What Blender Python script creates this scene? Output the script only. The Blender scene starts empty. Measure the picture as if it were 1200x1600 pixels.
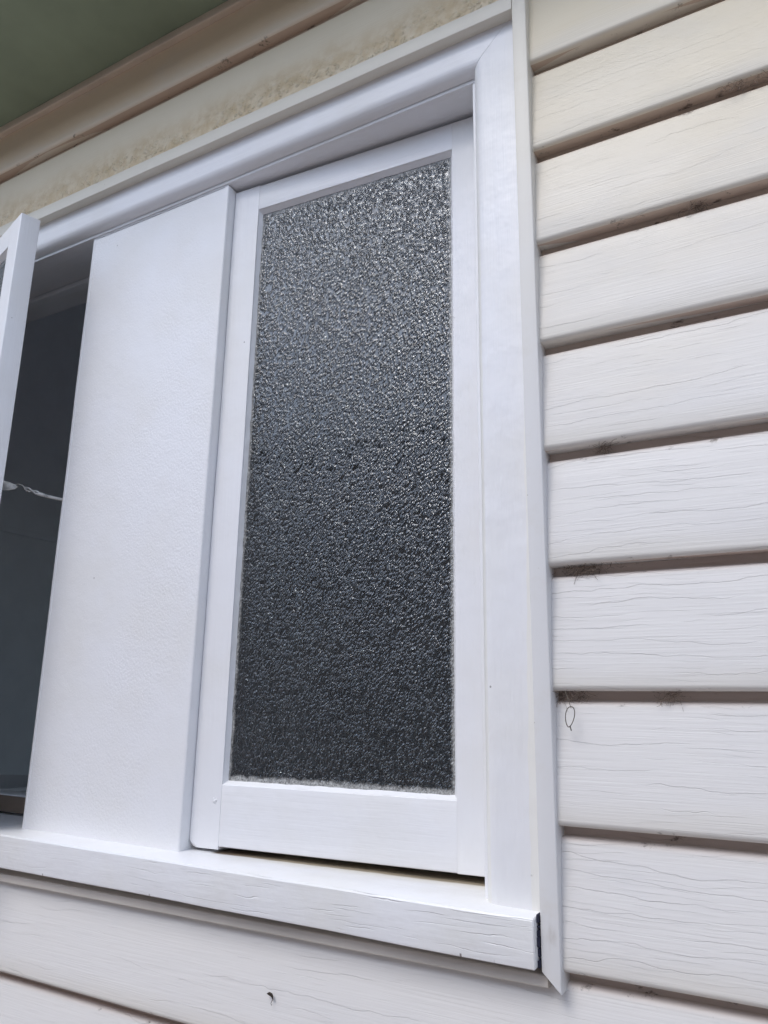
import bpy, bmesh, math, random
from mathutils import Vector, Matrix, noise

random.seed(7)
SC = bpy.context.scene
COL = SC.collection

# ------------------------------------------------------------------ camera
cam_d = bpy.data.cameras.new('camera')
cam = bpy.data.objects.new('camera', cam_d)
COL.objects.link(cam)
cam_d.sensor_fit = 'HORIZONTAL'
cam_d.sensor_width = 36.0
cam_d.lens = 36.0 * 1209.0 / 1200.0
cam_d.clip_start = 0.02
cam_d.clip_end = 500
cam.matrix_world = Matrix(((0.86820714, 0.10949436, 0.48397039, 0.2967415),
                           (0.49596287, -0.22176309, -0.83954867, -0.9145344),
                           (0.01540093, 0.96893349, -0.24684144, -0.0242676),
                           (0, 0, 0, 1)))
SC.camera = cam

# ------------------------------------------------------------------ sky and sun
SUN_EL, SUN_AZ = math.radians(53), math.radians(198)      # azimuth clockwise from +Y (the wall faces -Y)
world = bpy.data.worlds.new('World')
SC.world = world
world.use_nodes = True
wn, wl = world.node_tree.nodes, world.node_tree.links
wn.clear()
w_out = wn.new('ShaderNodeOutputWorld')
w_bg = wn.new('ShaderNodeBackground')
w_sky = wn.new('ShaderNodeTexSky')
w_sky.sky_type = 'NISHITA'
w_sky.sun_disc = False
w_sky.sun_elevation = SUN_EL
w_sky.sun_rotation = SUN_AZ
w_sky.dust_density = 1.0
w_sky.ozone_density = 1.6
w_hsv = wn.new('ShaderNodeHueSaturation')
w_hsv.inputs['Saturation'].default_value = 0.72           # thin high cloud greys the blue
wl.new(w_sky.outputs['Color'], w_hsv.inputs['Color'])
w_tc = wn.new('ShaderNodeTexCoord')
w_ns = wn.new('ShaderNodeTexNoise')
w_ns.inputs['Scale'].default_value = 2.2
w_ns.inputs['Detail'].default_value = 5.0
wl.new(w_tc.outputs['Generated'], w_ns.inputs['Vector'])
w_mr = wn.new('ShaderNodeMapRange')
w_mr.inputs['From Min'].default_value = 0.35
w_mr.inputs['From Max'].default_value = 0.7
w_mr.inputs['To Min'].default_value = 0.85
w_mr.inputs['To Max'].default_value = 1.15
wl.new(w_ns.outputs['Fac'], w_mr.inputs['Value'])
w_mul = wn.new('ShaderNodeVectorMath')
w_mul.operation = 'SCALE'
wl.new(w_hsv.outputs['Color'], w_mul.inputs[0])
wl.new(w_mr.outputs['Result'], w_mul.inputs['Scale'])
wl.new(w_mul.outputs['Vector'], w_bg.inputs['Color'])
w_bg.inputs['Strength'].default_value = 0.15
wl.new(w_bg.outputs['Background'], w_out.inputs['Surface'])

sun_d = bpy.data.lights.new('sun', 'SUN')
sun_d.energy = 0.65
sun_d.angle = math.radians(26)
sun_d.color = (1.0, 0.98, 0.96)
sun = bpy.data.objects.new('sun', sun_d)
COL.objects.link(sun)
sv = Vector((math.sin(SUN_AZ) * math.cos(SUN_EL), math.cos(SUN_AZ) * math.cos(SUN_EL), math.sin(SUN_EL)))
sun.rotation_euler = sv.to_track_quat('Z', 'Y').to_euler()
sun.location = (0, -3, 6)

SC.view_settings.view_transform = 'Standard'
SC.view_settings.look = 'None'
SC.view_settings.gamma = 1.0
SC.view_settings.use_curve_mapping = False
SC.view_settings.exposure = 1.04


# ------------------------------------------------------------------ node helpers
class NT:
    def __init__(self, name):
        self.m = bpy.data.materials.new(name)
        self.m.use_nodes = True
        self.t = self.m.node_tree
        self.n, self.l = self.t.nodes, self.t.links
        self.n.clear()
        self.out = self.n.new('ShaderNodeOutputMaterial')
        self.tc = self.n.new('ShaderNodeTexCoord')
        self.oi = self.n.new('ShaderNodeObjectInfo')

    def new(self, t, **kw):
        nd = self.n.new(t)
        for k, v in kw.items():
            setattr(nd, k, v)
        return nd

    def put(self, sock, v):
        if v is None:
            return
        if hasattr(v, 'is_output') or isinstance(v, bpy.types.NodeSocket):
            self.l.new(v, sock)
        else:
            sock.default_value = v

    def math(self, op, a, b=None, c=None, clamp=False):
        nd = self.new('ShaderNodeMath', operation=op, use_clamp=clamp)
        self.put(nd.inputs[0], a)
        self.put(nd.inputs[1], b)
        self.put(nd.inputs[2], c)
        return nd.outputs[0]

    def scale(self, v, s):
        nd = self.new('ShaderNodeVectorMath', operation='MULTIPLY')
        self.put(nd.inputs[0], v)
        self.put(nd.inputs[1], s)
        return nd.outputs[0]

    def add(self, v, s):
        nd = self.new('ShaderNodeVectorMath', operation='ADD')
        self.put(nd.inputs[0], v)
        self.put(nd.inputs[1], s)
        return nd.outputs[0]

    def noise(self, vec, sc, detail=2.0, rough=0.5, color=False):
        nd = self.new('ShaderNodeTexNoise')
        self.put(nd.inputs['Vector'], vec)
        nd.inputs['Scale'].default_value = sc
        nd.inputs['Detail'].default_value = detail
        nd.inputs['Roughness'].default_value = rough
        return nd.outputs['Color' if color else 'Fac']

    def ramp(self, v, a, b, lo=0.0, hi=1.0, smooth=True):
        nd = self.new('ShaderNodeMapRange')
        nd.interpolation_type = 'SMOOTHSTEP' if smooth else 'LINEAR'
        self.put(nd.inputs['Value'], v)
        nd.inputs['From Min'].default_value = a
        nd.inputs['From Max'].default_value = b
        nd.inputs['To Min'].default_value = lo
        nd.inputs['To Max'].default_value = hi
        return nd.outputs['Result']

    def mix(self, f, a, b, blend='MIX'):
        nd = self.new('ShaderNodeMix', data_type='RGBA', blend_type=blend)
        self.put(nd.inputs[0], f)
        self.put(nd.inputs[6], a)
        self.put(nd.inputs[7], b)
        return nd.outputs[2]

    def xyz(self, v):
        nd = self.new('ShaderNodeSeparateXYZ')
        self.put(nd.inputs[0], v)
        return nd.outputs

    def vec(self, x, y, z):
        nd = self.new('ShaderNodeCombineXYZ')
        for i, q in enumerate((x, y, z)):
            self.put(nd.inputs[i], q)
        return nd.outputs[0]

    def bump(self, h, dist, strength=1.0, normal=None):
        nd = self.new('ShaderNodeBump')
        nd.inputs['Strength'].default_value = strength
        nd.inputs['Distance'].default_value = dist
        self.put(nd.inputs['Height'], h)
        if normal is not None:
            self.put(nd.inputs['Normal'], normal)
        return nd.outputs['Normal']

    def principled(self, color, rough=0.5, normal=None, metallic=0.0, spec=0.5, coat=0.0):
        nd = self.new('ShaderNodeBsdfPrincipled')
        self.put(nd.inputs['Base Color'], color)
        self.put(nd.inputs['Roughness'], rough)
        nd.inputs['Metallic'].default_value = metallic
        nd.inputs['Specular IOR Level'].default_value = spec
        nd.inputs['Coat Weight'].default_value = coat
        if normal is not None:
            self.put(nd.inputs['Normal'], normal)
        return nd.outputs[0]

    def end(self, sh):
        self.l.new(sh, self.out.inputs['Surface'])
        return self.m


def seed_vec(t, k=37.0):
    s = t.math('MULTIPLY', t.oi.outputs['Random'], k)
    return t.add(t.tc.outputs['Object'], t.vec(s, t.math('MULTIPLY', s, 1.7), t.math('MULTIPLY', s, 0.0)))


# ------------------------------------------------------------------ materials
def mat_paint(name, grain, base=(0.80, 0.80, 0.815, 1), rough=0.34, amt=1.0, edge=False):
    """brushed gloss enamel; grain 'x' or 'z' = direction of the brush strokes, 'r' = roller stipple"""
    t = NT(name)
    p = t.tc.outputs['Object']
    s = t.math('MULTIPLY', t.oi.outputs['Random'], 9.0)
    p = t.add(p, t.vec(s, s, s))
    if grain == 'x':
        br = t.noise(t.scale(p, (14, 420, 420)), 1.0, 3.0, 0.6)
        br2 = t.noise(t.scale(p, (5, 90, 90)), 1.0, 3.0, 0.55)
    elif grain == 'z':
        br = t.noise(t.scale(p, (420, 420, 14)), 1.0, 3.0, 0.6)
        br2 = t.noise(t.scale(p, (90, 90, 5)), 1.0, 3.0, 0.55)
    else:
        br = t.noise(p, 420.0, 3.0, 0.6)
        br2 = t.math('MULTIPLY', t.noise(t.scale(p, (1, 1, 0.8)), 260.0, 2.0, 0.5), t.ramp(t.noise(t.scale(p, (2.2, 2.2, 1.2)), 3.0, 3.0), 0.35, 0.65, 0.35, 1.5))
    lump = t.noise(p, 34.0, 2.0, 0.5)
    h = t.math('ADD', t.math('MULTIPLY', br, 0.35), t.math('ADD', t.math('MULTIPLY', br2, 0.9), t.math('MULTIPLY', lump, 1.2)))
    # raised specks of grit under the paint
    vo = t.new('ShaderNodeTexVoronoi', feature='F1')
    t.put(vo.inputs['Vector'], p)
    vo.inputs['Scale'].default_value = 42.0
    speck = t.math('MULTIPLY', t.ramp(vo.outputs['Distance'], 0.05, 0.0), t.ramp(t.noise(p, 21.0, 1.0), 0.56, 0.60))
    h = t.math('ADD', h, t.math('MULTIPLY', speck, 1.2))
    nrm = t.bump(h, 0.0010 * amt, 0.8)
    big = t.noise(p, 5.0, 3.0, 0.6)
    col = t.mix(t.ramp(big, 0.35, 0.75), base, (base[0] * 0.96, base[1] * 0.95, base[2] * 0.92, 1))
    if edge:
        # older, creamier paint showing along the two edges of the upright casing, widest at the foot
        ex, ey, ez = t.xyz(t.tc.outputs['Object'])
        en = t.math('MULTIPLY', t.math('SUBTRACT', t.noise(t.scale(t.tc.outputs['Object'], (60, 60, 22)), 1.0, 3.0), 0.5), 0.008)
        ew = t.ramp(ez, 0.75, -0.15, 0.001, 0.016, smooth=False)
        eo = t.ramp(t.math('ADD', t.math('ADD', ex, en), t.math('ADD', ew, 0.018)), 0.0, 0.0015)
        ei = t.ramp(t.math('ADD', ex, t.math('MULTIPLY', en, 0.4)), -0.0825, -0.0845)
        em = t.math('MULTIPLY', t.math('MAXIMUM', eo, ei), t.ramp(ez, 0.85, 0.5, 0.15, 0.8))
        col = t.mix(em, col, (0.80, 0.785, 0.735, 1))
    # a few dark pin marks
    v2 = t.new('ShaderNodeTexVoronoi', feature='F1')
    t.put(v2.inputs['Vector'], t.add(p, (3.1, 1.7, 0.4)))
    v2.inputs['Scale'].default_value = 17.0
    pin = t.math('MULTIPLY', t.ramp(v2.outputs['Distance'], 0.030, 0.018), t.ramp(t.noise(p, 9.0, 1.0), 0.58, 0.62))
    col = t.mix(t.math('MULTIPLY', pin, 0.75), col, (0.20, 0.18, 0.17, 1))
    return t.end(t.principled(col, t.ramp(big, 0.3, 0.8, rough, rough + 0.12), nrm, spec=0.5))


def mat_sill():
    """old sill: smooth thick paint over checked timber; the strip under the shut sash was never painted"""
    t = NT('white gloss over checked sill')
    p0 = t.tc.outputs['Object']
    x, y, z = t.xyz(p0)
    p = p0
    br = t.noise(t.scale(p, (10, 160, 160)), 1.0, 3.0, 0.6)
    lump = t.noise(p, 30.0, 3.0, 0.55)
    w1 = t.noise(t.scale(p, (7, 20, 45)), 1.0, 2.0, 0.55)
    w2 = t.noise(t.scale(p, (60, 60, 40)), 1.0, 2.0, 0.5)
    ph = t.math('ADD', t.math('MULTIPLY', z, 260.0), t.math('ADD', t.math('MULTIPLY', w1, 5.0), t.math('MULTIPLY', w2, 0.7)))
    d = t.math('ABSOLUTE', t.math('SUBTRACT', t.math('FRACT', ph), 0.5))
    mv = t.vec(t.math('MULTIPLY', x, 9.0), t.math('MULTIPLY', t.math('FLOOR', ph), 5.7), 0.0)
    chk = t.math('MULTIPLY', t.ramp(d, 0.14, 0.02), t.ramp(t.noise(mv, 1.0, 3.0), 0.52, 0.66))
    chk = t.math('MULTIPLY', chk, t.ramp(t.math('ADD', x, t.math('MULTIPLY', lump, 0.5)), -0.75, -0.1, 0.25, 1.0))
    chk = t.math('MULTIPLY', chk, t.ramp(y, -0.014, -0.018))
    h = t.math('SUBTRACT', t.math('ADD', t.math('MULTIPLY', br, 0.55), t.math('MULTIPLY', lump, 1.6)), t.math('MULTIPLY', chk, 0.7))
    nrm = t.bump(h, 0.0011, 0.85)
    col = t.mix(t.ramp(t.noise(p, 6.0, 4.0, 0.6), 0.35, 0.8), (0.80, 0.80, 0.81, 1), (0.76, 0.75, 0.72, 1))
    col = t.mix(t.math('MULTIPLY', chk, 0.10), col, (0.40, 0.38, 0.38, 1))
    # chips along the lower arris
    lower = t.math('SUBTRACT', z, t.math('SUBTRACT', -0.2958, t.math('MULTIPLY', t.math('ADD', x, 0.02), 0.0075)))
    chip = t.math('MULTIPLY', t.ramp(lower, 0.0035, 0.0015), t.ramp(t.noise(t.scale(p, (35, 1, 1)), 1.0, 4.0), 0.62, 0.66))
    col = t.mix(chip, col, (0.20, 0.17, 0.16, 1))
    # bare dirty strip beneath the sash
    front = t.math('ADD', 0.0503, t.math('MULTIPLY', t.math('ADD', x, 0.5972), 0.07))
    dy = t.math('ADD', t.math('SUBTRACT', y, front), t.math('MULTIPLY', t.math('SUBTRACT', lump, 0.5), 0.006))
    bare = t.math('MULTIPLY', t.ramp(dy, -0.0065, 0.001), t.math('MULTIPLY', t.ramp(x, -0.556, -0.545), t.ramp(x, -0.100, -0.103)))
    col = t.mix(bare, col, (0.15, 0.105, 0.070, 1))
    halo = t.math('MULTIPLY', t.ramp(dy, -0.030, 0.0), t.math('MULTIPLY', t.ramp(x, -0.56, -0.40), t.ramp(x, -0.100, -0.12)))
    col = t.mix(t.math('MULTIPLY', halo, 0.35), col, (0.74, 0.66, 0.48, 1))
    return t.end(t.principled(col, 0.33, nrm))


def cream_mask(t, z, p):
    """how far the off-white vinyl has yellowed: strongest high up under the eave, patchy"""
    n = t.noise(t.scale(p, (2.2, 2.2, 4.5)), 1.0, 4.0, 0.6)
    zz = t.math('ADD', z, t.math('MULTIPLY', t.math('SUBTRACT', n, 0.5), 0.55))
    return t.ramp(zz, 0.20, 1.02)


def mat_clad():
    t = NT('weatherboard vinyl')
    p0 = t.tc.outputs['Object']
    x, y, z = t.xyz(p0)
    sd = t.math('MULTIPLY', t.oi.outputs['Random'], 61.0)
    p = t.add(p0, t.vec(sd, 0.0, sd))
    # --- embossed wood grain: broken contour lines that wander along the board
    def lines(freq, nsx, nsz, wand, wid, off, maskscale, lo):
        w1 = t.noise(t.add(t.scale(p, (nsx, nsx, nsz)), (off, 0, off)), 1.0, 2.0, 0.55)
        w2 = t.noise(t.add(t.scale(p, (34, 34, 20)), (off, 0, 0)), 1.0, 2.0, 0.5)
        ph = t.math('ADD', t.math('MULTIPLY', z, freq), t.math('ADD', t.math('MULTIPLY', w1, wand), t.math('MULTIPLY', w2, 0.55)))
        ph = t.math('ADD', ph, off)
        d = t.math('ABSOLUTE', t.math('SUBTRACT', t.math('FRACT', ph), 0.5))
        cell = t.math('FLOOR', ph)
        # each line fades in and out on its own
        mv = t.vec(t.math('MULTIPLY', t.math('ADD', x, sd), maskscale), t.math('MULTIPLY', cell, 7.31), 0.0)
        mk = t.ramp(t.math('ADD', t.noise(mv, 1.0, 2.0, 0.5), t.math('MULTIPLY', t.math('SUBTRACT', t.oi.outputs['Random'], 0.6), 0.16)), lo, lo + 0.12)
        return t.math('MULTIPLY', t.ramp(d, wid, wid * 0.25), mk)
    g1 = lines(62.0, 3.0, 8.0, 3.6, 0.023, 0.0, 5.0, 0.44)
    g2 = lines(150.0, 4.5, 9.0, 6.0, 0.035, 5.3, 13.0, 0.50)
    fine = t.noise(t.scale(p, (9, 60, 420)), 1.0, 3.0, 0.6)
    groove = t.math('MAXIMUM', g1, t.math('MULTIPLY', g2, 0.5))
    groove = t.math('MULTIPLY', groove, t.ramp(z, 1.02, 0.45, 0.15, 1.0))
    h = t.math('SUBTRACT', t.math('MULTIPLY', fine, 0.6), t.math('MULTIPLY', groove, 0.75))
    warp = t.noise(t.scale(p, (3, 3, 14)), 1.0, 2.0, 0.5)
    h = t.math('ADD', h, t.math('MULTIPLY', warp, 2.0))
    # --- colour
    white = (0.75, 0.73, 0.705, 1)
    cream = (0.72, 0.635, 0.475, 1)
    col = t.mix(cream_mask(t, z, p), white, cream)
    col = t.mix(t.math('MULTIPLY', t.ramp(z, 1.15, 1.22), 0.9), col, (0.80, 0.62, 0.435, 1))
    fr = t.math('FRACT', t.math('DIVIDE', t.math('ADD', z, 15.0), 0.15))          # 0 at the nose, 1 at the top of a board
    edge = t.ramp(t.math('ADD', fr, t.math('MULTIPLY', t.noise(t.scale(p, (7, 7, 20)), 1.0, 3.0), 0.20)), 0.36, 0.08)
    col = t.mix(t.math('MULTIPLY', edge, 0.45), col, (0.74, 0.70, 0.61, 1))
    blotch = t.noise(t.scale(p, (5, 5, 9)), 1.0, 4.0, 0.6)
    col = t.mix(t.ramp(blotch, 0.45, 0.85, 0, 0.35), col, (0.66, 0.655, 0.66, 1))
    col = t.mix(t.math('MULTIPLY', groove, t.ramp(t.noise(t.scale(p, (4, 4, 10)), 1.0, 2.0), 0.3, 0.7, 0.06, 0.26)), col, (0.38, 0.355, 0.35, 1))
    # --- painted lap shade, then dust and web dirt below the nose and along its lip
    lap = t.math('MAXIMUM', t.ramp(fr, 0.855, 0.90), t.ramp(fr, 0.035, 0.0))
    col = t.mix(t.math('MULTIPLY', t.ramp(fr, 0.86, 0.95), 0.7), col, (0.52, 0.38, 0.295, 1))  # shadow under the nose put into the colour as a brown band
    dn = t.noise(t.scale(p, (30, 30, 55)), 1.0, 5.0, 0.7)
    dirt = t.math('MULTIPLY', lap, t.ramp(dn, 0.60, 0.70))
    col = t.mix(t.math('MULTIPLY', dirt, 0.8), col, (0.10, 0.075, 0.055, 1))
    # --- tiny fly specks
    vo = t.new('ShaderNodeTexVoronoi', feature='F1')
    t.put(vo.inputs['Vector'], t.scale(p, (1, 0.0, 1)))
    vo.inputs['Scale'].default_value = 15.0
    sp = t.math('MULTIPLY', t.ramp(vo.outputs['Distance'], 0.034, 0.02), t.ramp(t.noise(p, 7.0, 1.0), 0.60, 0.63))
    col = t.mix(sp, col, (0.06, 0.05, 0.045, 1))
    # --- old yellow blistered paint just above the window's top trim
    over = t.math('MULTIPLY', t.ramp(x, 0.0, -0.03), t.math('MULTIPLY', t.ramp(z, 1.02, 1.025), t.ramp(z, 1.24, 1.23)))
    hz = t.math('ADD', z, t.math('MULTIPLY', t.math('SUBTRACT', t.noise(t.scale(p0, (9, 9, 9)), 1.0, 3.0), 0.5), 0.05))
    col = t.mix(t.math('MULTIPLY', over, t.ramp(z, 1.19, 1.165)), col, (0.83, 0.73, 0.56, 1))
    stain = t.math('MULTIPLY', over, t.ramp(hz, 1.14, 1.06))
    col = t.mix(t.math('MULTIPLY', stain, t.ramp(t.noise(p0, 38.0, 4.0, 0.65), 0.3, 0.65, 0.35, 0.95)), col, (0.62, 0.475, 0.285, 1))
    vb = t.new('ShaderNodeTexVoronoi', feature='SMOOTH_F1')
    t.put(vb.inputs['Vector'], t.add(p0, t.scale(t.noise(p0, 60.0, 2.0, color=True), (0.012, 0.012, 0.012))))
    vb.inputs['Scale'].default_value = 115.0
    vb.inputs['Smoothness'].default_value = 0.5
    blis = t.math('MULTIPLY', t.math('MULTIPLY', t.ramp(vb.outputs['Distance'], 0.62, 0.0), t.ramp(hz, 1.10, 1.05)), over)
    blis = t.math('MULTIPLY', blis, t.ramp(t.noise(p0, 26.0, 2.0), 0.28, 0.48))
    col = t.mix(t.math('MULTIPLY', blis, 0.40), col, (0.76, 0.67, 0.50, 1))
    n1 = t.bump(h, 0.0009, 0.8)
    n2 = t.bump(blis, 0.0034, 1.0, n1)
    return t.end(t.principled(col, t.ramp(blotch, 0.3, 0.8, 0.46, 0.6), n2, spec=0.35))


def mat_trim():
    t = NT('cream vinyl trim')
    p0 = t.tc.outputs['Object']
    x, y, z = t.xyz(p0)
    col = t.mix(cream_mask(t, z, p0), (0.70, 0.692, 0.685, 1), (0.70, 0.66, 0.57, 1))
    n = t.noise(p0, 18.0, 5.0, 0.65)
    col = t.mix(t.math('MULTIPLY', t.ramp(n, 0.5, 0.8), 0.35), col, (0.60, 0.55, 0.47, 1))
    # grime scuffs at the low mitred end
    low = t.math('MULTIPLY', t.math('MULTIPLY', t.ramp(z, -0.22, -0.27), t.ramp(x, -0.021, -0.018)), t.ramp(t.noise(t.scale(p0, (40, 40, 16)), 1.0, 4.0), 0.50, 0.66))
    col = t.mix(t.math('MULTIPLY', low, 0.55), col, (0.42, 0.38, 0.33, 1))
    vo = t.new('ShaderNodeTexVoronoi', feature='F1')
    t.put(vo.inputs['Vector'], p0)
    vo.inputs['Scale'].default_value = 60.0
    sp = t.math('MULTIPLY', t.ramp(vo.outputs['Distance'], 0.07, 0.04), t.ramp(t.noise(p0, 15.0, 1.0), 0.58, 0.62))
    col = t.mix(t.math('MULTIPLY', sp, 0.5), col, (0.25, 0.2, 0.15, 1))
    nrm = t.bump(t.noise(t.scale(p0, (60, 60, 12)), 1.0, 3.0), 0.0006, 0.5)
    return t.end(t.principled(col, 0.42, nrm, spec=0.4))


def mat_plain(name, col, rough=0.6, amt=0.0006, sc=60.0, var=0.12, spec=0.4, metallic=0.0):
    t = NT(name)
    p = t.tc.outputs['Object']
    n = t.noise(p, sc, 4.0, 0.6)
    n2 = t.noise(p, sc * 0.12, 4.0, 0.6)
    c2 = (col[0] * (1 - var), col[1] * (1 - var), col[2] * (1 - var), 1)
    c = t.mix(t.ramp(n2, 0.3, 0.75), (*col, 1), c2)
    return t.end(t.principled(c, rough, t.bump(n, amt, 0.7), metallic=metallic, spec=spec))


def mat_glass():
    t = NT('pebbled obscure glass')
    p = t.tc.outputs['Object']
    x, y, z = t.xyz(p)
    wob = t.noise(p, 110.0, 0.0, 0.5, color=True)
    q = t.add(p, t.scale(t.add(wob, (-0.5, -0.5, -0.5)), (0.0036, 0.0, 0.0036)))
    qx, qy, qz = t.xyz(q)
    # lean the grains a little off the vertical
    q = t.vec(t.math('SUBTRACT', qx, t.math('MULTIPLY', qz, 0.35)), 0.0, t.math('MULTIPLY', qz, 0.62))
    vo = t.new('ShaderNodeTexVoronoi', feature='F1')
    t.put(vo.inputs['Vector'], q)
    vo.inputs['Scale'].default_value = 325.0
    h = t.ramp(vo.outputs['Distance'], 0.80, 0.0)
    nrm = t.bump(h, 0.00100, 1.0)
    fre = t.new('ShaderNodeFresnel')
    fre.inputs['IOR'].default_value = 2.05
    t.put(fre.inputs['Normal'], nrm)
    rf = t.new('ShaderNodeBsdfRefraction')
    rf.inputs['Color'].default_value = (0.50, 0.53, 0.54, 1)
    rf.inputs['Roughness'].default_value = 0.02
    rf.inputs['IOR'].default_value = 1.52
    t.put(rf.inputs['Normal'], nrm)
    gs = t.new('ShaderNodeBsdfGlossy')
    gs.inputs['Roughness'].default_value = 0.07
    t.put(gs.inputs['Normal'], nrm)
    gl = t.new('ShaderNodeMixShader')
    t.l.new(fre.outputs[0], gl.inputs[0])
    t.l.new(rf.outputs[0], gl.inputs[1])
    t.l.new(gs.outputs[0], gl.inputs[2])
    # smears of paint and old putty left round the border of the pane
    ax = t.math('ABSOLUTE', x)
    dx = t.math('MINIMUM', t.math('SUBTRACT', ax, 0.0585), t.math('SUBTRACT', 0.434, ax))
    dzb = t.math('SUBTRACT', z, -0.137)
    dzt = t.math('SUBTRACT', 0.868, z)
    n = t.noise(p, 70.0, 5.0, 0.7)
    n2 = t.noise(p, 420.0, 2.0, 0.6)
    nn = t.math('MULTIPLY', n, 0.016)
    sm = t.math('MAXIMUM', t.math('MULTIPLY', t.ramp(t.math('SUBTRACT', dzb, nn), 0.004, -0.003), 0.9),
                t.math('MAXIMUM', t.math('MULTIPLY', t.ramp(t.math('SUBTRACT', dx, t.math('MULTIPLY', nn, 0.7)), 0.002, -0.004), 0.75),
                       t.math('MULTIPLY', t.ramp(t.math('SUBTRACT', dzt, nn), 0.006, -0.006), 0.6)))
    sm = t.math('MULTIPLY', sm, t.ramp(n2, 0.25, 0.7, 0.35, 1.0))
    # thin film of dust over the whole pane
    film = t.math('ADD', t.math('MULTIPLY', t.ramp(t.noise(p, 9.0, 4.0), 0.3, 0.8), 0.012), 0.006)
    fac = t.math('MAXIMUM', sm, film)
    df = t.new('ShaderNodeBsdfDiffuse')
    df.inputs['Color'].default_value = (0.55, 0.55, 0.53, 1)
    t.put(df.inputs['Normal'], nrm)
    mx = t.new('ShaderNodeMixShader')
    t.put(mx.inputs[0], fac)
    t.l.new(gl.outputs[0], mx.inputs[1])
    t.l.new(df.outputs[0], mx.inputs[2])
    return t.end(mx.outputs[0])


def mat_paving():
    t = NT('brick paving')
    p = t.tc.outputs['Object']
    br = t.new('ShaderNodeTexBrick')
    t.put(br.inputs['Vector'], p)
    br.inputs['Color1'].default_value = (0.56, 0.48, 0.43, 1)
    br.inputs['Color2'].default_value = (0.50, 0.42, 0.38, 1)
    br.inputs['Mortar'].default_value = (0.36, 0.32, 0.28, 1)
    br.inputs['Scale'].default_value = 4.3
    br.inputs['Mortar Size'].default_value = 0.018
    return t.end(t.principled(br.outputs['Color'], 0.85, t.bump(br.outputs['Fac'], -0.003, 0.6)))


M = dict(
    paint_h=mat_paint('white gloss brushed along', 'x'),
    paint_v=mat_paint('white gloss brushed up', 'z'),
    paint_r=mat_paint('white gloss rolled', 'r', amt=0.8),
    paint_sill=mat_sill(),
    paint_edge=mat_paint('white gloss over older cream', 'z', amt=1.5, edge=True),
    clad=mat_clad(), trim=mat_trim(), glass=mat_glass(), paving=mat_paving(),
    soffit=mat_plain('green soffit paint', (0.26, 0.31, 0.205), 0.6, 0.0008, 26, 0.22),
    inner=mat_plain('grey blue interior paint', (0.78, 0.82, 0.86), 0.6, 0.0004, 90, 0.06),
    timber=mat_plain('bare brown timber', (0.26, 0.20, 0.155), 0.7, 0.0008, 60, 0.25),
    dark=mat_plain('dark wall wrap', (0.04, 0.04, 0.045), 0.8),
    brick=mat_plain('brown brickwork', (0.36, 0.31, 0.29), 0.9, 0.002, 30, 0.25),
    roof=mat_plain('dark roof sheet', (0.09, 0.09, 0.095), 0.6),
    fleck=mat_plain('dry dark debris', (0.055, 0.042, 0.032), 0.9),
    web=mat_plain('dusty web', (0.20, 0.15, 0.115), 0.9),
    hair=mat_plain('dried fibre', (0.13, 0.11, 0.085), 0.7),
    metal=mat_plain('flaking painted metal', (0.66, 0.65, 0.62), 0.45, 0.0012, 420, 0.65),
    strip=mat_plain('aged cream paint', (0.66, 0.54, 0.41), 0.6, 0.0006, 40, 0.2),
    lowtrim=mat_plain('sheltered cream trim', (0.69, 0.64, 0.575), 0.5, 0.0006, 40, 0.2),
    crack=mat_plain('dark fill for crack shade', (0.030, 0.032, 0.06), 0.9, 0.002, 300, 0.4),
    basin=mat_plain('white porcelain', (0.78, 0.78, 0.78), 0.2, 0.0, 20, 0.02),
)


# ------------------------------------------------------------------ mesh helpers
def finish(name, bm, mat, parent=None, smooth=32, kind=None):
    bmesh.ops.recalc_face_normals(bm, faces=bm.faces)
    me = bpy.data.meshes.new(name)
    bm.to_mesh(me)
    bm.free()
    me.materials.append(mat)
    if smooth:
        me.shade_smooth()
        me.set_sharp_from_angle(angle=math.radians(smooth))
    o = bpy.data.objects.new(name, me)
    COL.objects.link(o)
    if parent is not None:
        o.parent = parent
    if kind:
        o['kind'] = kind
    return o


def thing(name, label, cat, loc=(0, 0, 0), group=None, kind=None):
    o = bpy.data.objects.new(name, None)
    o.empty_display_size = 0.1
    COL.objects.link(o)
    o.location = loc
    o['label'] = label
    o['category'] = cat
    if group:
        o['group'] = group
    if kind:
        o['kind'] = kind
    return o


def tag(o, label, cat, group=None):
    o['label'] = label
    o['category'] = cat
    if group:
        o['group'] = group
    return o


def rrect(u0, u1, v0, v1, r=0.0015, seg=3):
    """rounded rectangle, counter-clockwise"""
    pts = []
    rs = r if isinstance(r, (tuple, list)) else (r, r, r, r)
    for (cx, cy, a0, rr) in ((u1, v0, -90, rs[0]), (u1, v1, 0, rs[1]), (u0, v1, 90, rs[2]), (u0, v0, 180, rs[3])):
        sx = -1 if cx == u1 else 1
        sy = 1 if cy == v0 else -1
        if rr <= 0:
            pts.append((cx, cy))
            continue
        for k in range(seg + 1):
            a = math.radians(a0 + 90 * k / seg)
            pts.append((cx + sx * rr + rr * math.cos(a), cy + sy * rr + rr * math.sin(a)))
    return pts


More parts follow.
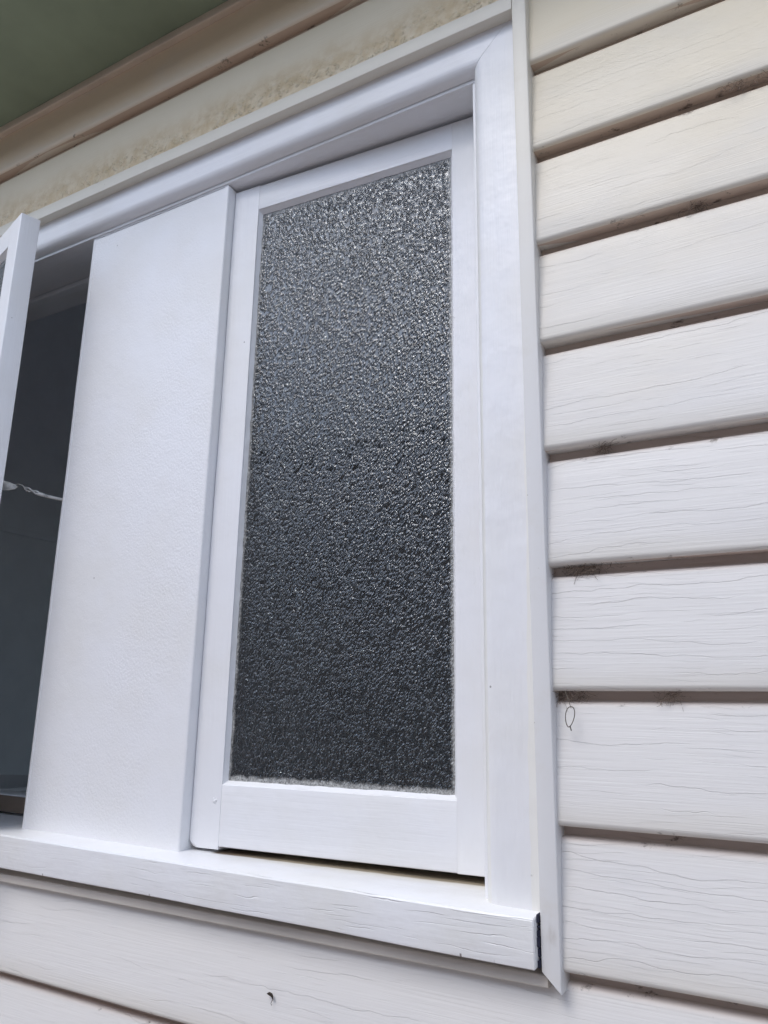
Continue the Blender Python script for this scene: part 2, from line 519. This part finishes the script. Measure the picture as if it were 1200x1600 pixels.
def sweep(bm, prof, p0, p1, u, v, n=12, cut0=None, cut1=None, wob=0.0, freq=7.0, bev=0.0):
    """extrude a closed 2D profile from p0 to p1; cut functions shift each end along the axis (mitres)"""
    p0, p1, u, v = Vector(p0), Vector(p1), Vector(u), Vector(v)
    d = p1 - p0
    L = d.length
    d.normalize()
    cu = sum(q[0] for q in prof) / len(prof)
    cv = sum(q[1] for q in prof) / len(prof)
    rings = []
    stations = [i / n for i in range(n + 1)]
    specs = [(s * L, 0.0) for s in stations]
    if bev > 0:
        specs = [(0.0, bev)] + [(bev, 0.0)] + specs[1:-1] + [(L - bev, 0.0), (L, bev)]
    for (s, inset) in specs:
        ring = []
        for (a, b) in prof:
            aa, bb = a, b
            if inset:
                aa = a - math.copysign(min(inset, abs(a - cu)), a - cu)
                bb = b - math.copysign(min(inset, abs(b - cv)), b - cv)
            s0 = cut0(a, b) if cut0 else 0.0
            s1 = cut1(a, b) if cut1 else 0.0
            ss = s + s0 + (s1 - s0) * (s / L)
            co = p0 + d * ss + u * aa + v * bb
            if wob:
                f = Vector((co.x * freq, co.y * freq, co.z * freq))
                co += u * noise.noise(f) * wob + v * noise.noise(f + Vector((5.2, 1.3, 8.1))) * wob
            ring.append(bm.verts.new(co))
        rings.append(ring)
    m = len(prof)
    for r0, r1 in zip(rings, rings[1:]):
        for i in range(m):
            bm.faces.new((r0[i], r0[(i + 1) % m], r1[(i + 1) % m], r1[i]))
    bm.faces.new(list(reversed(rings[0])))
    bm.faces.new(rings[-1])
    return bm


def bar(bm, x, y, z, axis, r=0.0015, n=10, wob=0.0003, bev=0.0008):
    """rounded bar filling the box x, y, z = (lo, hi), swept along axis"""
    if axis == 'x':
        sweep(bm, rrect(y[0], y[1], z[0], z[1], r), (x[0], 0, 0), (x[1], 0, 0), (0, 1, 0), (0, 0, 1), n, wob=wob, bev=bev)
    elif axis == 'z':
        sweep(bm, rrect(x[0], x[1], y[0], y[1], r), (0, 0, z[0]), (0, 0, z[1]), (1, 0, 0), (0, 1, 0), n, wob=wob, bev=bev)
    else:
        sweep(bm, rrect(x[0], x[1], z[0], z[1], r), (0, y[0], 0), (0, y[1], 0), (1, 0, 0), (0, 0, 1), n, wob=wob, bev=bev)
    return bm


def box(bm, x, y, z):
    vs = [bm.verts.new((a, b, c)) for a in x for b in y for c in z]
    for f in ((0, 1, 3, 2), (4, 6, 7, 5), (0, 4, 5, 1), (2, 3, 7, 6), (0, 2, 6, 4), (1, 5, 7, 3)):
        bm.faces.new([vs[i] for i in f])
    return bm


def tube(bm, pts, r, seg=6, closed=False):
    pts = [Vector(q) for q in pts]
    rings = []
    k = len(pts)
    for i, q in enumerate(pts):
        a = pts[(i - 1) % k] if (closed or i > 0) else pts[i]
        b = pts[(i + 1) % k] if (closed or i < k - 1) else pts[i]
        d = (b - a).normalized()
        e = d.cross(Vector((0.31, 0.87, 0.38))).normalized()
        f = d.cross(e)
        rr = r[i] if isinstance(r, (list, tuple)) else r
        rings.append([bm.verts.new(q + e * rr * math.cos(2 * math.pi * j / seg) + f * rr * math.sin(2 * math.pi * j / seg)) for j in range(seg)])
    pairs = list(zip(rings, rings[1:] + ([rings[0]] if closed else [])))
    if not closed:
        pairs = list(zip(rings, rings[1:]))
    for r0, r1 in pairs:
        for j in range(seg):
            bm.faces.new((r0[j], r0[(j + 1) % seg], r1[(j + 1) % seg], r1[j]))
    if not closed:
        bm.faces.new(list(reversed(rings[0])))
        bm.faces.new(rings[-1])
    return bm


# ------------------------------------------------------------------ the setting outside
GZ = -1.62
bm = bmesh.new()
vs = [bm.verts.new(q) for q in ((-60, -60, GZ), (60, -60, GZ), (60, 40, GZ), (-60, 40, GZ))]
bm.faces.new(vs)
finish('ground', bm, M['paving'], smooth=0, kind='structure')

nb = thing('neighbour_house', 'brown brick house with a low dark roof across the side yard', 'house', (-2, -4.4, GZ))
def to(par, bm):
    bmesh.ops.translate(bm, verts=bm.verts, vec=-par.location)
    return bm
bm = box(bmesh.new(), (-12, 9), (-10.0, -4.4), (GZ, 1.95))
finish('wall', to(nb, bm), M['brick'], nb, 0)
bm = bmesh.new()
sweep(bm, [(-4.0, 2.02), (-7.2, 2.95), (-10.4, 2.02), (-10.4, 1.94), (-7.2, 2.87), (-4.0, 1.94)], (-12.4, 0, 0), (9.4, 0, 0), (0, 1, 0), (0, 0, 1), 1)
finish('roof', to(nb, bm), M['roof'], nb, 0)
bm = bmesh.new()
bar(bm, (-12.4, 9.4), (-4.0, -3.88), (1.92, 2.05), 'x', 0.02, 2, 0)
finish('gutter', to(nb, bm), M['roof'], nb)

# ------------------------------------------------------------------ house wall: weatherboards
P = 0.15
wall = thing('house_wall', 'off-white wood-grained weatherboard wall surrounding the white casement window', 'wall', (0, 0, GZ))


def board_profile(z0, nose=True, top=None):
    """(y, z): nose at z0 stands forward, the face leans back, a cove at the top tucks under the next nose"""
    zt = z0 + P
    if not nose:
        return [(0.030, z0), (0.0, z0), (0.0008, z0 + 0.03), (0.006, 1.15), (0.0085, 1.172), (0.010, 1.1765), (0.014, 1.179), (0.0232, 1.180), (0.0236, 1.210), (0.030, 1.210)]
    if nose:
        pr = [(0.0232, z0), (0.0065, z0 - 0.0002)]
        for k in range(1, 6):
            a = math.radians(-90 - 90 * k / 5)
            pr.append((0.0065 + 0.0065 * math.cos(a), z0 + 0.0068 + 0.0068 * math.sin(a)))
    else:
        pr = [(0.018, z0), (0.0022, z0)]
    pr += [(0.0010, z0 + 0.03), (0.0045, z0 + 0.072), (0.0092, z0 + 0.110), (0.0112, z0 + 0.1310)]
    pr += [(0.0118, z0 + 0.1338), (0.0134, z0 + 0.1360), (0.0174, z0 + 0.1378), (0.0232, z0 + 0.1388), (0.0236, z0 + 0.160), (0.030, z0 + 0.160)]
    if nose:
        pr += [(0.030, z0 + 0.013), (0.0232, z0 + 0.012)]
    else:
        pr += [(0.030, z0)]
    return pr


def board(x0, x1, z0, nose=True, dz=0.0):
    bm = bmesh.new()
    n = max(6, int((x1 - x0) / 0.07))
    sweep(bm, board_profile(z0, nose), (x0, 0, 0), (x1, 0, dz), (0, 1, 0), (0, 0, 1), n, wob=0.0007, freq=3.1)
    bmesh.ops.translate(bm, verts=bm.verts, vec=(0, 0, -GZ))
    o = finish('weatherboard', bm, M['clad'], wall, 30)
    return o

# the cladding material reads object height, so keep one origin for all pieces of the wall
for o in (wall,):
    o.location = (0, 0, 0)
GZW = GZ
_old = GZ
GZ = 0.0
XL, XR = -3.4, 1.9
JR, JLft = -0.012, -1.561
for k in range(-1, 9):                              # beside the window, right
    z0 = 1.05 - 0.15 * (k + 1)
    if z0 < -0.31:
        break
    board(JR, XR, z0, True)
    board(XL, JLft, z0, True)
board(JLft + 0.001, JR - 0.001, 1.0205, False)      # cut-down board over the window
board(XL, XR, 1.20, True)                           # under the soffit
for k in range(9):                                  # below the window
    board(XL, XR, -0.45 - 0.15 * k, True)
GZ = _old
bm = bmesh.new()
for (x, z) in (((XL, JLft), (GZ, 1.33)), ((JR, XR), (GZ, 1.33)), ((JLft, JR), (1.02, 1.33)), ((JLft, JR), (GZ, -0.285))):
    box(bm, x, (0.031, 0.20), z)
finish('wall_core', bm, M['dark'], wall, 0)

# cream trim channel round the window
trim_v = rrect(-0.0175, 0.0035, -0.008, 0.030, (0.0008, 0.0015, 0.0015, 0.0022))
bm = bmesh.new()
trv = rrect(-0.0178, 0.0038, -0.008, 0.030, (0.0018, 0.0015, 0.0015, 0.0010))
sweep(bm, trv, (0, 0, -0.2992), (0, 0, 1.185), (1, 0, 0), (0, 1, 0), 30, cut0=lambda a, b: -(a + 0.0178) * 0.92, wob=0.0003)
finish('trim_strip', bm, M['trim'], wall)['label'] = 'upright trim strip right of the window, mitred to a point at its foot'
bm = bmesh.new()
sweep(bm, trv, (-1.573, 0, -0.3177), (-1.573, 0, 1.185), (-1, 0, 0), (0, 1, 0), 30, wob=0.0003) if False else \
    sweep(bm, [(-1.573 - a, b) for a, b in trv][::-1], (0, 0, -0.2992), (0, 0, 1.185), (1, 0, 0), (0, 1, 0), 30, cut0=lambda a, b: (a + 1.5552) * 0.92, wob=0.0003)
finish('trim_strip', bm, M['trim'], wall)
bm = bmesh.new()
sweep(bm, rrect(-0.0088, 0.030, 1.0035, 1.0305, (0.0015, 0.0015, 0.0012, 0.0012)), (-1.554, 0, 0.0022), (-0.0182, 0, -0.002), (0, 1, 0), (0, 0, 1), 40, wob=0.0006)
finish('trim_strip', bm, M['trim'], wall)['label'] = 'stained trim strip along the top of the window'
bm = bmesh.new()
sweep(bm, [(0.030, -0.3165), (0.030, -0.286), (0.020, -0.286), (0.019, -0.3030), (0.0005, -0.3040), (-0.0008, -0.3050), (-0.0010, -0.3150), (0.0002, -0.3165)], (-1.554, 0, 0.001), (-0.0135, 0, -0.001), (0, 1, 0), (0, 0, 1), 40, wob=0.0004)
finish('trim_strip', bm, M['lowtrim'], wall)['label'] = 'narrow trim strip under the sill'

# ------------------------------------------------------------------ eave
eave = thing('roof_eave', 'shaded dark green soffit of the roof eave above the window', 'eave', (0, 0, 1.33))
def up(bm):
    bmesh.ops.translate(bm, verts=bm.verts, vec=(0, 0, -1.33))
    return bm
bm = box(bmesh.new(), (XL - 0.3, XR + 0.3), (-0.262, 0.031), (1.3352, 1.3412))
finish('soffit_panel', up(bm), M['soffit'], eave, 0)
bm = bmesh.new()
sweep(bm, rrect(-0.004, 0.012, 1.3155, 1.3348, (0.002, 0.001, 0.001, 0.003)), (XL, 0, 0), (XR, 0, 0), (0, 1, 0), (0, 0, 1), 60, wob=0.0007)
finish('cover_strip', up(bm), M['strip'], eave)
bm = bmesh.new()
bar(bm, (XL - 0.3, XR + 0.3), (-0.285, -0.2625), (1.325, 1.48), 'x', 0.003, 20)
finish('fascia_board', up(bm), M['paint_h'], eave)
bm = bmesh.new()
sweep(bm, [(-0.295, 1.485), (-0.295, 1.478), (3.0, 2.6), (3.0, 2.62)], (XL - 0.3, 0, 0), (XR + 0.3, 0, 0), (0, 1, 0), (0, 0, 1), 2)
finish('roof_sheet', up(bm), M['roof'], eave, 0)

# ------------------------------------------------------------------ window frame
frame = thing('window_frame', 'white painted double casement window frame with a flat blank panel between its openings', 'window frame', (0, 0, 0))
FX0, FX1 = -1.471, -0.099                             # clear opening between the jambs
FT, FB = 0.9345, -0.245                               # head and sill

arch = [(0.0285, 0.0), (0.0268, 0.0004), (0.0230, 0.0016), (0.0190, 0.0036), (0.0152, 0.0066), (0.0124, 0.0102), (0.0106, 0.0146),
        (0.0100, 0.0195), (0.0100, 0.050), (0.0100, 0.0795), (0.0285, 0.0795)]   # (y, distance from the inner edge)
IX1, IX0, IZ = -0.0935, -1.4765, 0.9405
bm = bmesh.new()
sweep(bm, [(y, IZ + w) for y, w in arch], (IX0, 0, 0), (IX1, 0, 0), (0, 1, 0), (0, 0, 1), 30,
      cut0=lambda a, b: -(b - IZ), cut1=lambda a, b: (b - IZ), wob=0.0005)
finish('architrave', bm, M['paint_h'], frame)
bm = bmesh.new()
sweep(bm, [(IX1 + w, y) for y, w in arch], (0, 0, -0.250), (0, 0, IZ), (1, 0, 0), (0, 1, 0), 26, cut1=lambda a, b: (a - IX1) - 0.0003, wob=0.0004)
finish('architrave', bm, M['paint_edge'], frame)
bm = bmesh.new()
sweep(bm, [(IX0 - w, y) for y, w in arch], (0, 0, -0.234), (0, 0, IZ), (1, 0, 0), (0, 1, 0), 26, cut1=lambda a, b: (IX0 - a) - 0.0003, wob=0.0004)
finish('architrave', bm, M['paint_v'], frame)

bm = bmesh.new()
bar(bm, (FX0 - 0.03, FX1 + 0.03), (0.0295, 0.150), (FT, FT + 0.03), 'x', 0.0012, 24, 0.0003)
finish('frame_head', bm, M['paint_h'], frame)
for (a, b) in ((FX1, FX1 + 0.028), (FX0 - 0.028, FX0)):
    bm = bmesh.new()
    bar(bm, (a, b), (0.0295, 0.150), (-0.262, FT - 0.0004), 'z', 0.0012, 24, 0.0003)
    finish('frame_jamb', bm, M['paint_v'], frame)
# stops the sashes close against
bm = bmesh.new()
bar(bm, (FX0, -0.972), (0.128, 0.149), (FT - 0.013, FT - 0.0004), 'x', 0.002, 10)
finish('stop_bead', bm, M['paint_h'], frame)
bm = bmesh.new()
bar(bm, (-0.598, FX1), (0.128, 0.149), (FT - 0.013, FT - 0.0004), 'x', 0.002, 10)
finish('stop_bead', bm, M['paint_h'], frame)
# reveal lining on the room side
bm = bmesh.new()
bar(bm, (FX0 - 0.03, FX1 + 0.03), (0.1505, 0.207), (FT - 0.001, FT + 0.05), 'x', 0.0015, 8)
finish('reveal_head', bm, M['paint_h'], frame)

# blank panel between the two openings
bm = bmesh.new()
pp = rrect(-0.972, -0.598, 0.0312, 0.150, (0.0035, 0.001, 0.001, 0.0045), 4)
front = [(-0.9645, 0.0312), (-0.9635, 0.0321)] + [(-0.9635 + 0.3550 * i / 14, 0.0321) for i in range(1, 14)] + [(-0.6085, 0.0321), (-0.6075, 0.0312)]
i0 = max(i for i, q in enumerate(pp) if abs(q[1] - 0.0312) < 1e-6 and q[0] < -0.9)
pp = pp[:i0 + 1] + front + pp[i0 + 1:]
sweep(bm, pp, (0, 0, -0.246), (0, 0, 0.9315), (1, 0, 0), (0, 1, 0), 40, wob=0.0009, freq=5.0, bev=0.0015)
finish('blank_panel', bm, M['paint_r'], frame)
bm = bmesh.new()
pts = []
for i in range(120):
    xx = -0.9695 + i * 0.369 / 119
    pts.append((xx, 0.0325 + 0.0007 * noise.noise(Vector((xx * 60, 0, 3))), 0.9325 + 0.0012 * noise.noise(Vector((xx * 45, 2, 0)))))
tube(bm, pts, [0.0013 + 0.0007 * noise.noise(Vector((q[0] * 90, 7, 0))) for q in pts], 6)
finish('paint_seam', bm, M['paint_r'], frame)

# sill: slopes outward, runs slightly downhill to the right
def sill_pt(y):
    return 0.035 * (y + 0.02)
sp = [(-0.0185, -0.0515), (0.150, -0.040), (0.150, sill_pt(0.150)), (0.02, sill_pt(0.02)), (-0.0165, sill_pt(-0.0165)), (-0.0188, -0.0008), (-0.0203, -0.0030), (-0.0207, -0.020), (-0.0200, -0.046), (-0.0193, -0.0505)]
bm = bmesh.new()
sweep(bm, sp, (-1.553, 0, -0.2336), (-0.0212, 0, -0.2452), (0, 1, 0), (0, 0, 1), 70, wob=0.0007, freq=9, bev=0.0012)
finish('sill', bm, M['paint_sill'], frame, 28)
bm = bmesh.new()
rnd = random.Random(5)
zz = -0.2965
while zz < -0.247:
    hh = rnd.uniform(0.003, 0.011)
    bar(bm, (-0.0213, -0.0180 - rnd.uniform(0.0, 0.0008)), (-0.0088 - rnd.uniform(0, 0.0025), 0.01), (zz, zz + hh), 'z', 0.0006, 3, 0.0006)
    zz += hh + rnd.uniform(-0.0005, 0.003)
finish('crack_shade', bm, M['crack'], frame)  # dark bars standing in for the shade inside the gap at the sill end
bm = bmesh.new()
bar(bm, (FX0, -0.9725), (0.1510, 0.26), (-0.236, -0.2125), 'x', 0.002, 8)
finish('inner_sill', bm, M['paint_h'], frame)
bm = bmesh.new()
bar(bm, (FX0, -0.9725), (0.106, 0.127), (-0.228, -0.1985), 'x', 0.002, 8)
finish('sill_stop', bm, M['timber'], frame)
bm = bmesh.new()
bar(bm, (FX0, -0.9725), (0.1063, 0.1267), (-0.1984, -0.196), 'x', 0.001, 8)
finish('sill_stop_cap', bm, M['paint_h'], frame)
bm = bmesh.new()
bar(bm, (-0.598, FX1), (0.128, 0.149), (-0.236, -0.205), 'x', 0.002, 8)
finish('stop_bead', bm, M['timber'], frame)


# ------------------------------------------------------------------ casement sashes
def sash(name, label, s, loc, rotz):
    """free edge at local x = 0, hinge at x = s * W; outer face y = 0"""
    W, D = 0.498, 0.0375
    xa, xb = 0.0557, 0.4394                           # glazed opening
    zt, zb, za, zc = 0.925, -0.230, 0.8737, -0.1397
    t = thing(name, label, 'window sash', (*loc, 0), 'casement sashes of the window')
    t.rotation_euler = (0, 0, rotz)
    def X(a, b):
        return (a, b) if s > 0 else (-b, -a)
    bm = bmesh.new()
    x0, x1 = X(0, xa)
    # free stile with its horn rounded off at the outer bottom corner
    e = 0.0006
    prof = rrect(x0, x1, 0, D, (e, 0.0016, 0.0016, 0.002) if s > 0 else (0.002, 0.0016, 0.0016, e))
    k0 = max(i for i, q in enumerate(prof) if abs(q[1]) < 1e-7 and q[0] < (x0 + x1) / 2)
    prof = prof[:k0 + 1] + [(x0 + (x1 - x0) * j / 12, 0.0) for j in range(1, 12)] + prof[k0 + 1:]
    def horn(a, b):
        q = (a if s > 0 else -a)
        return 0.017 * (1 - math.sqrt(max(0.0, 1 - max(0.0, 1 - q / 0.017) ** 2)))
    sweep(bm, prof, (0, 0, zb - 0.0036), (0, 0, zt), (1, 0, 0), (0, 1, 0), 26, cut0=horn, wob=0.0004)
    finish('stile', bm, M['paint_v'], t)
    bm = bmesh.new()
    x0, x1 = X(xb, W)
    bar(bm, (x0, x1), (0.0004, D), (zb - 0.0005, zt - 0.0003), 'z', 0.0003, 26, 0.0)
    finish('stile', bm, M['paint_v'], t)
    x0, x1 = X(xa + 0.0002, xb - 0.00005)
    bm = bmesh.new()
    bar(bm, (x0, x1), (0.0004, D - 0.0003), (za, zt - 0.0003), 'x', 0.0013, 14, 0.0, 0.0)
    finish('top_rail', bm, M['paint_h'], t)
    bm = bmesh.new()
    bar(bm, (x0, x1), (0.0004, D - 0.0003), (zb, zc), 'x', 0.0022, 20, 0.0, 0.0)
    finish('bottom_rail', bm, M['paint_h'], t)
    # putty bevels running in from the arris to the glass
    G = 0.0105
    def bev(w):
        return [(-0.0005, 0.0016), (-0.0005, G + 0.0), (w, G), (w - 0.0006, G - 0.0012)]
    for (side, w) in (('t', 0.0062), ('b', 0.0046), ('a', 0.0040), ('c', 0.0060)):
        bm = bmesh.new()
        pr = bev(w)
        if side == 't':
            sweep(bm, [(y, za - q) for q, y in pr], (x0, 0, 0), (x1, 0, 0), (0, 1, 0), (0, 0, 1), 46, wob=0.0009, freq=40)
        elif side == 'b':
            sweep(bm, [(y, zc + q) for q, y in pr], (x0, 0, 0), (x1, 0, 0), (0, 1, 0), (0, 0, 1), 46, wob=0.0011, freq=55)
        elif side == 'a':
            sweep(bm, [((xa + q) * s, y) for q, y in pr], (0, 0, zc), (0, 0, za), (1, 0, 0), (0, 1, 0), 150, wob=0.0011, freq=60)
        else:
            sweep(bm, [((xb - q) * s, y) for q, y in pr], (0, 0, zc), (0, 0, za), (1, 0, 0), (0, 1, 0), 150, wob=0.0011, freq=60)
        finish('putty_bead', bm, M['paint_h'] if side in 'tb' else M['paint_v'], t)
    bm = bmesh.new()
    x0, x1 = X(xa - 0.004, xb + 0.004)
    box(bm, (x0, x1), (G + 0.0002, G + 0.0042), (zc - 0.004, za + 0.004))
    finish('glass_pane', bm, M['glass'], t, 0)
    return t


closed = sash('casement_sash', 'pulled-to white sash with a tall pane of pebbled obscure glass, set in the window', 1, (-0.5972, 0.0503), math.atan(0.070))
ang = math.radians(15.5)
opened = sash('casement_sash', 'white sash swung open on its stay, cut off at the edge beside the dark gap', -1, (-1.0129, -0.1091), -ang)

# blob of paint on the pulled-to sash's stile
bm = bmesh.new()
for (dx, dz, r) in ((0, 0, 0.0028), (0.003, 0.0012, 0.0022), (-0.001, 0.003, 0.002), (0.0015, -0.002, 0.0018)):
    b2 = bmesh.ops.create_icosphere(bm, subdivisions=2, radius=r)
    bmesh.ops.scale(bm, verts=b2['verts'], vec=(1, 0.55, 1))
    bmesh.ops.translate(bm, verts=b2['verts'], vec=(0.043 + dx, 0.0, -0.165 + dz))
finish('paint_blob', bm, M['paint_v'], closed, 60)

# stay of the open sash
Ri = Matrix.Rotation(-(-ang), 3, 'Z')
def loc_(q):
    v = Vector(q) - Vector((-1.0129, -0.1091, 0))
    return Ri @ v
bm = bmesh.new()
plate = [loc_(q) for q in ((-1.052, -0.056, 0.3905), (-1.046, -0.050, 0.3885), (-1.036, -0.040, 0.3855), (-1.028, -0.031, 0.3815), (-1.0258, -0.028, 0.3782),
                          (-1.028, -0.031, 0.3735), (-1.036, -0.040, 0.3692), (-1.046, -0.050, 0.3685), (-1.052, -0.056, 0.370))]
nv = Vector((0.5, -0.86, 0)) * 0.0012
f0 = [bm.verts.new(q + nv) for q in plate]
f1 = [bm.verts.new(q - nv) for q in plate]
bm.faces.new(f0)
bm.faces.new(list(reversed(f1)))
for i in range(len(plate)):
    j = (i + 1) % len(plate)
    bm.faces.new((f0[i], f0[j], f1[j], f1[i]))
finish('stay_plate', bm, M['metal'], opened)
bm = bmesh.new()
tube(bm, [loc_(q) for q in ((-1.031, -0.035, 0.3795), (-1.0265, -0.028, 0.3838), (-1.0238, -0.0200, 0.3830), (-1.0215, -0.014, 0.3770))], 0.0015)
for ph in (0.0, math.pi):
    hp = []
    for k in range(15):
        f = k / 14
        c = Vector((-1.0222, -0.016, 0.3778)).lerp(Vector((-1.0040, 0.008, 0.3698)), f)
        w = 0.0042 * math.sin(math.pi * min(1.0, f * 1.1)) + 0.0008
        hp.append(loc_(c + Vector((0.3, -0.2, 0)) * w * math.sin(ph + 3.4 * f) + Vector((0, 0, 1)) * w * math.cos(ph + 3.4 * f)))
    tube(bm, hp, 0.0017, 7)
finish('stay_hook', bm, M['metal'], opened)
bm = bmesh.new()
tube(bm, [loc_(q) for q in ((-1.0075, 0.003, 0.3706), (-1.0006, 0.016, 0.3676))], 0.0036, 8)
tube(bm, [loc_(q) for q in ((-1.0002, 0.0168, 0.3674), (-0.9850, 0.035, 0.3640), (-0.9722, 0.050, 0.3612))], 0.0033, 8)
finish('stay_rod', bm, M['metal'], opened)

# ------------------------------------------------------------------ the room behind
RX0, RX1, RY0, RY1, RZ0, RZ1 = -2.2, 1.6, 0.205, 3.2, GZ + 0.25, 1.75
for (nm, x, y, z) in (('interior_floor', (RX0, RX1), (RY0, RY1), (RZ0 - 0.05, RZ0)),
                      ('interior_ceiling', (RX0, RX1), (RY0, RY1), (RZ1, RZ1 + 0.02)),
                      ('interior_wall', (RX0 - 0.05, RX0), (RY0 - 0.004, RY1), (RZ0 - 0.05, RZ1)),
                      ('interior_wall', (RX1, RX1 + 0.05), (RY0 - 0.004, 0.9), (RZ0 - 0.05, RZ1)),
                      ('interior_wall', (RX1, RX1 + 0.05), (2.1, RY1), (RZ0 - 0.05, RZ1)),
                      ('interior_wall', (RX1, RX1 + 0.05), (0.9, 2.1), (RZ0 - 0.05, -0.3)),  # opening above this piece is added to let light into the room
                      ('interior_wall', (RX1, RX1 + 0.05), (0.9, 2.1), (0.9, RZ1)),
                      ('interior_wall', (RX0, RX1), (RY1, RY1 + 0.05), (RZ0, RZ1))):
    ob = finish(nm, box(bmesh.new(), x, y, z), M['timber'] if 'floor' in nm else M['inner'], smooth=0, kind='structure')
    if nm == 'interior_wall' and x[1] == RX0:
        b2 = bmesh.new()
        bar(b2, (RX0 - 0.001, RX0 + 0.007), (RY0, RY1), (0.563, 0.585), 'y', 0.002, 4)
        finish('wall_rail', b2, M['inner'], ob)
bm = bmesh.new()
for (x, z) in (((RX0, FX0 - 0.0), (RZ0, RZ1)), ((FX1, RX1), (RZ0, RZ1)), ((FX0, FX1), (0.985, RZ1)), ((FX0, FX1), (RZ0, -0.24))):
    box(bm, x, (0.2005, 0.212), z)
finish('interior_lining', bm, M['inner'], smooth=0, kind='structure')

bs = thing('wash_basin', 'white basin rim glimpsed low inside through the open window', 'basin', (-1.90, 0.56, RZ0))
bm = bmesh.new()
prof = [(0.09, 0.0), (0.10, 0.02), (0.07, 0.06), (0.065, 0.9), (0.09, 0.96), (0.19, 1.03), (0.235, 1.10), (0.245, 1.118), (0.24, 1.126), (0.225, 1.12), (0.17, 1.04), (0.06, 1.0), (0.001, 0.995)]
H = (-0.246 - RZ0) / 1.126
rings = []
for (r, z) in prof:
    rings.append([bm.verts.new((r * math.cos(2 * math.pi * j / 40), r * math.sin(2 * math.pi * j / 40), z * H)) for j in range(40)])
for r0, r1 in zip(rings, rings[1:]):
    for j in range(40):
        bm.faces.new((r0[j], r0[(j + 1) % 40], r1[(j + 1) % 40], r1[j]))
finish('bowl', bm, M['basin'], bs, 60)

# ------------------------------------------------------------------ small finds on the wall
def web(label, x, z, w, hgt, n, sd, y=0.012):
    rnd = random.Random(sd)
    bm = bmesh.new()
    for i in range(int(n * 1.7)):
        ax, az = rnd.gauss(0, w * 0.33), rnd.uniform(-hgt, 0) * 0.6
        q = Vector((x + ax, y + rnd.uniform(-0.006, 0.006), z + az))
        pts = [q]
        d = Vector((rnd.gauss(0, 1), rnd.gauss(0, 0.3), rnd.gauss(-0.2, 0.6))).normalized()
        for k in range(rnd.randint(3, 6)):
            d = (d + Vector((rnd.gauss(0, 0.5), rnd.gauss(0, 0.3), rnd.gauss(0, 0.5)))).normalized()
            q = q + d * rnd.uniform(0.0015, 0.004)
            q.y = min(max(q.y, -0.001), 0.0195)
            q.z = min(q.z, z + 0.002)
            pts.append(q)
        tube(bm, pts, rnd.uniform(0.0001, 0.00028), 4)
    ob = finish('cobweb', bm, M['web'], None, 0)
    tag(ob, label, 'cobweb', 'bits of dusty cobweb caught under the boards')
    return ob

web('widest smudge of brown cobweb, under a board beside the trim', 0.045, 0.149, 0.05, 0.013, 70, 1)
web('cobweb scrap under the board, just above the hanging fibre loop', 0.020, -0.001, 0.035, 0.012, 40, 2)
web('small dark cobweb knot under a board, right of the hanging fibre loop', 0.131, -0.001, 0.02, 0.018, 26, 3)
web('small dark cobweb knot in the lap level with the middle of the glass', 0.076, 0.299, 0.012, 0.010, 22, 4)
web('dark cobweb tuft under the third board from the top', 0.208, 0.598, 0.022, 0.008, 26, 5)
web('crumbly dark cobweb thread along the lip of a high board, by the edge', 0.285, 0.747, 0.06, 0.006, 30, 6, 0.004)

bm = bmesh.new()
pts = [(0.017, 0.004, 0.000), (0.0205, 0.000, -0.006), (0.0238, -0.003, -0.013), (0.0262, -0.004, -0.020)]
tube(bm, pts, 0.00035, 5)
loop = []
for k in range(22):
    a = 2 * math.pi * k / 22
    loop.append((0.0243 + 0.0052 * math.cos(a) + 0.0018 * math.sin(a), -0.004 + 0.002 * math.sin(a * 2), -0.0295 + 0.0115 * math.sin(a)))
tube(bm, loop, 0.00055, 6, True)
tube(bm, [(0.0238, -0.003, -0.040), (0.0248, -0.002, -0.045)], 0.0007, 5)
tag(finish('fibre_loop', bm, M['hair'], None, 60), 'thin dried fibre loop hanging from under a board beside the trim', 'fibre')

bm = bmesh.new()
fl = [(-0.3948, -0.3870), (-0.3912, -0.3846), (-0.3868, -0.3854), (-0.3848, -0.3885), (-0.3852, -0.3928), (-0.3880, -0.3898)]
fa = [bm.verts.new((x, -0.0022 - 0.0012 * math.sin(i), z)) for i, (x, z) in enumerate(fl)]
fb = [bm.verts.new((x, -0.0006, z)) for i, (x, z) in enumerate(fl)]
bm.faces.new(fa)
bm.faces.new(list(reversed(fb)))
for i in range(len(fl)):
    j = (i + 1) % len(fl)
    bm.faces.new((fa[i], fa[j], fb[j], fb[i]))
tube(bm, [(-0.3862, 0.001, -0.392), (-0.3866, -0.003, -0.3965), (-0.3858, -0.002, -0.399)], 0.0004, 5)
tag(finish('insect_husk', bm, M['fleck'], None, 0), 'tiny dark insect husk stuck to the board below the sill', 'insect')
